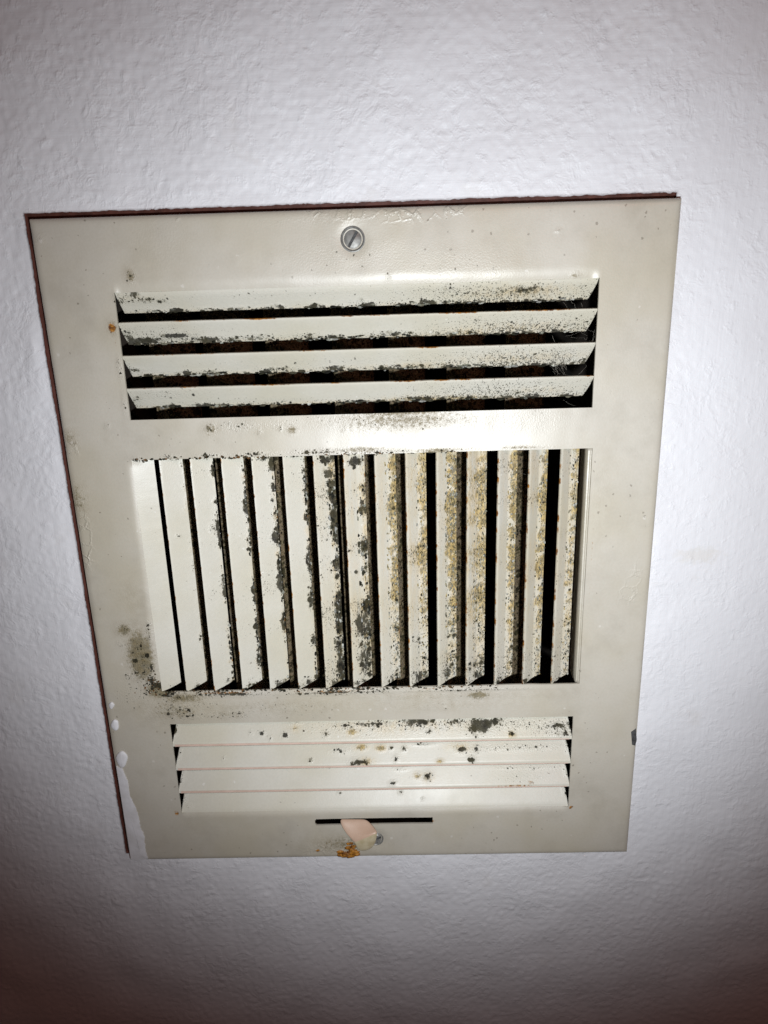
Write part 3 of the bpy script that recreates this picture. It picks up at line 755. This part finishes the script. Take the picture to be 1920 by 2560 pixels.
def bot_slat(k):
    y = bot_edges[k]
    if k == 3: prof = [(0, -0.75), (0.9, -1.1), (2.0, -1.75), (BW, -7.0)]
    else: prof = [(0, -0.1), (1.3, -0.35), (BW, -BD)]
    place = lambda al, t, z: (al, y + t, z)
    def grime(V, A):
        d = V - CAM_C; q = CAM_C + d * ((-CAM_C[2]) / d[:, 2])[:, None]
        R = blobs(BOT_M[k], q[:, 0], q[:, 1]) + .04
        R = np.maximum(R, np.exp(-(np.minimum(A[:, 2], 1 - A[:, 2]) / 0.008) ** 2) * .7 * (A[:, 1] > .4))
        G = blobs(BOT_T[k], q[:, 0], q[:, 1]); B = blobs(BOT_R[k], q[:, 0], q[:, 1])
        Pp = .07 + .6 * blobs([(1150, 1810, 330, 24, .7), (1380, 1820, 80, 24, .9), (1250, 1870, 200, 12, .5), (1330, 1925, 120, 10, .4)], q[:, 0], q[:, 1])
        return np.stack([np.clip(R, 0, 1), G, B, Pp], -1)
    o = slat('louver', prof, BOTB[0] + .05, BOTB[1] - .05, 0.9, 1.0, place, grime, wob=0.02, seed=300 + k)
    if k < 3:      # warm reflection painted in as a pink strip on the free lower edge
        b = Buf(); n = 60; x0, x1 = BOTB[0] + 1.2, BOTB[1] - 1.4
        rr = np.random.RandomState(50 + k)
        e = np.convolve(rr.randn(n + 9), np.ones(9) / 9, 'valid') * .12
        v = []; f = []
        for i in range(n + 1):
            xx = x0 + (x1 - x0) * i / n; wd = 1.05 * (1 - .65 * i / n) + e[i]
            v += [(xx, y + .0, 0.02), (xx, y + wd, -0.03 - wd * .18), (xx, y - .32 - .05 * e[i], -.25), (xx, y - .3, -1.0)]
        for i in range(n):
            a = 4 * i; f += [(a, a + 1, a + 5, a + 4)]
        b.add(v, f); b.build('lip_reflection', M_LIP, o, False, attr=False)
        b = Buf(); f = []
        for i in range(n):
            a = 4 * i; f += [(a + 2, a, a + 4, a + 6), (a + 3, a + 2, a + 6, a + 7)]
        b.add(v, f); b.build('lip_shadow', M_BROWN, o, False, attr=False)  # dark strip standing in for the shadow under the lip
for k in range(4): bot_slat(k)

# --- damper blades behind the face, set at every second slat
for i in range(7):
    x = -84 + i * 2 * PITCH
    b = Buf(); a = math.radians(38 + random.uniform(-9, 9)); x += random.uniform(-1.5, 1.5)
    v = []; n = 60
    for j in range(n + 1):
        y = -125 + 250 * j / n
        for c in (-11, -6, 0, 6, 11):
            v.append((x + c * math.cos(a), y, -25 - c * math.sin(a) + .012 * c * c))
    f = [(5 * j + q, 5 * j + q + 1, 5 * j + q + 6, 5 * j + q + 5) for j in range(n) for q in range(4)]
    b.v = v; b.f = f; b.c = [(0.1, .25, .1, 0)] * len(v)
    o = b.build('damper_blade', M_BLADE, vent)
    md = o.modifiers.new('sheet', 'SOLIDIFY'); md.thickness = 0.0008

# --- inward flange at the right of the middle opening
b = Buf(); v = []; n = 70
for j in range(n + 1):
    y = MIDB[2] + .1 + (MIDB[3] - MIDB[2] - .2) * j / n
    v += [(MIDB[1] + .05, y, -.4), (MIDB[1] - .5, y, -1.4), (MIDB[1] - 1.0, y, -1.5), (MIDB[1] - 1.2, y, -2.3), (MIDB[1] - .6, y, -13.0)]
f = [(5 * j + q, 5 * j + q + 1, 5 * j + q + 6, 5 * j + q + 5) for j in range(n) for q in range(4)]
b.v = v; b.f = f; b.c = [(.12, .15, .15, 0)] * len(v)
o = b.build('side_flange', M_PLATE, vent, 30)
md = o.modifiers.new('sheet', 'SOLIDIFY'); md.thickness = 0.0006

# --- screws with ring washers
def lathe(buf, cx, cy, prof, n=40):
    v = []; m = len(prof)
    for i in range(n):
        a = 2 * math.pi * i / n
        v += [(cx + r * math.cos(a), cy + r * math.sin(a), z) for r, z in prof]
    f = [(i * m + j, ((i + 1) % n) * m + j, ((i + 1) % n) * m + j + 1, i * m + j + 1) for i in range(n) for j in range(m - 1)]
    buf.add(v, f)
def screw(cx, cy, ang, r0):
    b = Buf(); zb = -.85
    hw = .5
    def half(sign):
        v = []; n = 18
        a0 = math.asin(hw / r0)
        pts = [(r0 * math.cos(t), r0 * math.sin(t)) for t in np.linspace(a0, math.pi - a0, n)]
        ins = [(r0 * .8 * math.cos(t), max(hw + .05, r0 * .8 * math.sin(t))) for t in np.linspace(a0, math.pi - a0, n)]
        ca, sa = math.cos(ang), math.sin(ang)
        rot = lambda p: (cx + sign * (p[0] * ca - p[1] * sa), cy + sign * (p[0] * sa + p[1] * ca))
        v += [(*rot(p), zb - .9) for p in pts] + [(*rot(p), zb + .25) for p in pts] + [(*rot(p), zb + .62) for p in ins]
        f = [(i, i + 1, n + i + 1, n + i) for i in range(n - 1)] + [(n + i, n + i + 1, 2 * n + i + 1, 2 * n + i) for i in range(n - 1)]
        f += [tuple(range(2 * n, 3 * n)), (0, n, 2 * n, 3 * n - 1, 2 * n - 1, n - 1)]
        b.add(v, f)
    half(1); half(-1)
    o = b.build('screw', M_ZINC, vent, 30, attr=False)
    g = Buf(); ca, sa = math.cos(ang), math.sin(ang); L_, w_ = r0 * .985, hw * .98
    q = [(-L_, -w_), (L_, -w_), (L_, w_), (-L_, w_)]
    q = [(cx + a_ * ca - b_ * sa, cy + a_ * sa + b_ * ca) for a_, b_ in q]
    g.add([(*p, zb - .6) for p in q] + [(*p, zb + .24) for p in q], [(4, 5, 6, 7)] + [(i, (i + 1) % 4, 4 + (i + 1) % 4, 4 + i) for i in range(4)])
    g.build('slot_floor', M_CHIP, o, 30, attr=False)
    w = Buf(); lathe(w, cx, cy, [(r0 * 1.02, zb - .9), (r0 * 1.05, zb - .1), (r0 * 1.14, zb + .45), (r0 * 1.28, zb + .75), (r0 * 1.38, zb + .62), (r0 * 1.42, zb + .1)])
    w.build('washer', M_ZINC, o, 50, attr=False)
screw(SCREWS[0][0], SCREWS[0][1], math.radians(58), 3.5)
screw(SCREWS[1][0] + .5, SCREWS[1][1] + .1, math.radians(20), 2.7)

# --- damper lever: comes out of the slot, slopes outward, folded-down tip
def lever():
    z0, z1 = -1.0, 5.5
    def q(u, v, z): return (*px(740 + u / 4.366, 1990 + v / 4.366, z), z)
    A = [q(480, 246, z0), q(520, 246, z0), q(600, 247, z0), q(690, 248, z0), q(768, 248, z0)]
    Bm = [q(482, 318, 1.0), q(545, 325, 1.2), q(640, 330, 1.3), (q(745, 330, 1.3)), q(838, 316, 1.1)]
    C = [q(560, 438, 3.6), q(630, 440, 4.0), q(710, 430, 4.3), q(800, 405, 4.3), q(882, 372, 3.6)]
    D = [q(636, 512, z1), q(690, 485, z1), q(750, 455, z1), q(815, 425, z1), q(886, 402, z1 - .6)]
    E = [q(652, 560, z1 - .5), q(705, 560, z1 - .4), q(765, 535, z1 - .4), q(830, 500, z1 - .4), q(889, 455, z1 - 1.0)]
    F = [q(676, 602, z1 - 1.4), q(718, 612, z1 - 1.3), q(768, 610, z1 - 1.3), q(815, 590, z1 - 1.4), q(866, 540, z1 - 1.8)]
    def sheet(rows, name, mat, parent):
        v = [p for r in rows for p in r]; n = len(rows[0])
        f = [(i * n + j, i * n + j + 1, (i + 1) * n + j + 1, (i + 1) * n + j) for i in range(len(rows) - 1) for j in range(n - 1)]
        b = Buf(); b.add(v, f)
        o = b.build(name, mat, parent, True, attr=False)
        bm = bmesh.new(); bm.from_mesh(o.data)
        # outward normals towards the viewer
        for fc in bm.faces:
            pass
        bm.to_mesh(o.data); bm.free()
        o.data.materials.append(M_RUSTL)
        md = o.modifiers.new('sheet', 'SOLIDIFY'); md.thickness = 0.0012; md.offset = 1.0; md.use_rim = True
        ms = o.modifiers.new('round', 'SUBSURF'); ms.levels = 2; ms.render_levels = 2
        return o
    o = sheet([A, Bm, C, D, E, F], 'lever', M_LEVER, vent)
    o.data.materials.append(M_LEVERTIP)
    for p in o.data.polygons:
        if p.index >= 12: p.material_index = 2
    o['label'] = 'damper lever poking from the slot, its pink tint painted-in warm light'
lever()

# orange paste of rust under the lever
b = Buf()
for i in range(90):
    u, v = random.gauss(870, 11), random.gauss(2136, 4)
    if random.random() < .3: u, v = random.gauss(882, 5), random.gauss(2125, 7)
    x, y = px(min(u, 893), min(v, 2147)); r = random.uniform(.5, 1.5)
    lump(b, (x, max(y, -151.5), r * .05), (r * 1.1, r * .7, r * .3), (0, 0, 0, 1), .25, True)
o = b.build('rust_deposit', M_RUSTL, vent, True, 'stuff', attr=False)
o['label'] = 'orange rust crust under the lever'

# chipped paint on the right rim
pts = [(1578, 1830), (1590, 1822), (1592, 1850), (1588, 1864), (1580, 1862)]
b = Buf()
v = [(*px(u, v_, .05), .06) for u, v_ in pts] + [(*px(u, v_, .05), -.4) for u, v_ in pts]
n = len(pts)
b.add(v, [tuple(range(n))[::-1]] + [(i, (i + 1) % n, n + (i + 1) % n, n + i) for i in range(n)])
b.build('paint_chip', M_CHIP, vent, False, attr=False)

# white wall paint smeared on the lower left corner and three drips above it
def blot(name, outline, z, thick, jag=0.0, bulge=0.0):
    pl = [px(u, v) for u, v in outline]
    P2 = []
    for (x0, y0), (x1, y1) in zip(pl, pl[1:] + pl[:1]):
        L = math.hypot(x1 - x0, y1 - y0); m = max(1, int(L / 1.0))
        for i in range(m):
            t = i / m; P2.append((x0 + (x1 - x0) * t, y0 + (y1 - y0) * t))
    P2 = [(max(-126.4, x + random.uniform(-jag, jag) * (x > -124)), max(-151.6, y + random.uniform(-jag, jag) * (y > -150))) for x, y in P2]
    cx = sum(p[0] for p in P2) / len(P2); cy = sum(p[1] for p in P2) / len(P2); n = len(P2)
    def zz(x, y):
        d = max(0.0, (abs(x) - 125.6) / 1.4); e = max(0.0, (abs(y) - 150.6) / 1.4)
        return z - .75 * min(1, max(d, e)) ** 2
    v = [(x, y, zz(x, y) - .5) for x, y in P2] + [(x, y, zz(x, y)) for x, y in P2]
    v += [(cx + (x - cx) * .86, cy + (y - cy) * .97, zz(x, y) + thick) for x, y in P2]
    v += [(cx + (x - cx) * .4, cy + (y - cy) * .9, z + thick + bulge) for x, y in P2] + [(cx, cy, z + thick + bulge * 1.2)]
    f = []
    for r in range(3):
        f += [(r * n + i, r * n + (i + 1) % n, (r + 1) * n + (i + 1) % n, (r + 1) * n + i) for i in range(n)]
    f += [(3 * n + i, 3 * n + (i + 1) % n, 4 * n) for i in range(n)]
    b = Buf(); b.add(v, f)
    o = b.build(name, M_SPLASH, vent, 60, attr=False)
    bm = bmesh.new(); bm.from_mesh(o.data); bmesh.ops.recalc_face_normals(bm, faces=bm.faces); bm.to_mesh(o.data); bm.free()
    return o
def z5(L): return [(200 + a / 3.687, 1600 + b_ / 3.687) for a, b_ in L]
o = blot('paint_smear', z5([(335, 1170), (390, 1180), (430, 1265), (445, 1350), (470, 1450), (510, 1540), (535, 1610), (560, 1720), (585, 1790), (605, 1900), (615, 1960), (622, 2028), (462, 2032), (425, 1860), (385, 1600), (350, 1380)]), .28, .05, .40)
o['label'] = 'white wall paint smeared along the lower left corner'
def ring(u, v, ru, rv, rot=0):
    return [(u + ru * math.cos(t) * (1 + .12 * math.sin(3 * t + u)), v + rv * math.sin(t) * (1 + .1 * math.cos(2 * t + u))) for t in np.linspace(0, 2 * math.pi, 18, endpoint=False)]
for (u, v, ru, rv) in ((279, 1763, 7, 8), (288, 1812, 9.5, 14), (305, 1898, 14, 19)):
    blot('paint_drip', ring(u, v, ru, rv), .26, .25, 0, .25)

# ------------------------------------------------------------------ cobweb threads in the right-hand corners of the top bank
b = Buf()
def thread(p0, p1, sag, r=.045):
    n = 8; pts = []
    for i in range(n + 1):
        t = i / n
        pts.append(np.array(p0) * (1 - t) + np.array(p1) * t + np.array((random.gauss(0, .2), -sag * 4 * t * (1 - t), random.gauss(0, .15))))
    v = []
    for p in pts:
        for a in (0, 2.1, 4.2): v.append((p[0] + r * math.cos(a), p[1] + r * math.sin(a) * .5, p[2] + r * math.sin(a)))
    f = [(3 * i + q, 3 * i + (q + 1) % 3, 3 * i + 3 + (q + 1) % 3, 3 * i + 3 + q) for i in range(n) for q in range(3)]
    b.add(v, f)
for _ in range(26):
    u, v_ = random.gauss(1408, 10), random.gauss(925, 14); x, y = px(u, v_, -4)
    thread((x, y, -4 + random.gauss(0, 1)), (x + random.gauss(0, 3), y + random.gauss(2, 4), -4 + random.gauss(0, 1.5)), random.uniform(0, 1))
for _ in range(12):
    u, v_ = random.gauss(1462, 12), random.gauss(835, 22); x, y = px(u, v_, -3)
    thread((x, y, -3), (x + random.gauss(0, 4), y + random.gauss(0, 6), -4), random.uniform(0, 1))
for (a_, c_) in (((1425, 740), (1440, 770)), ((1410, 1000), (1440, 1015)), ((1240, 1160), (1330, 1190))):
    thread((*px(*a_, -2), -2), (*px(*c_, -1), -1), .4)
o = b.build('cobweb', M_WEB, None, True, 'stuff', attr=False)
o['label'] = 'dusty grey cobweb threads at the right ends of the upper louvers'
o['category'] = 'cobweb'
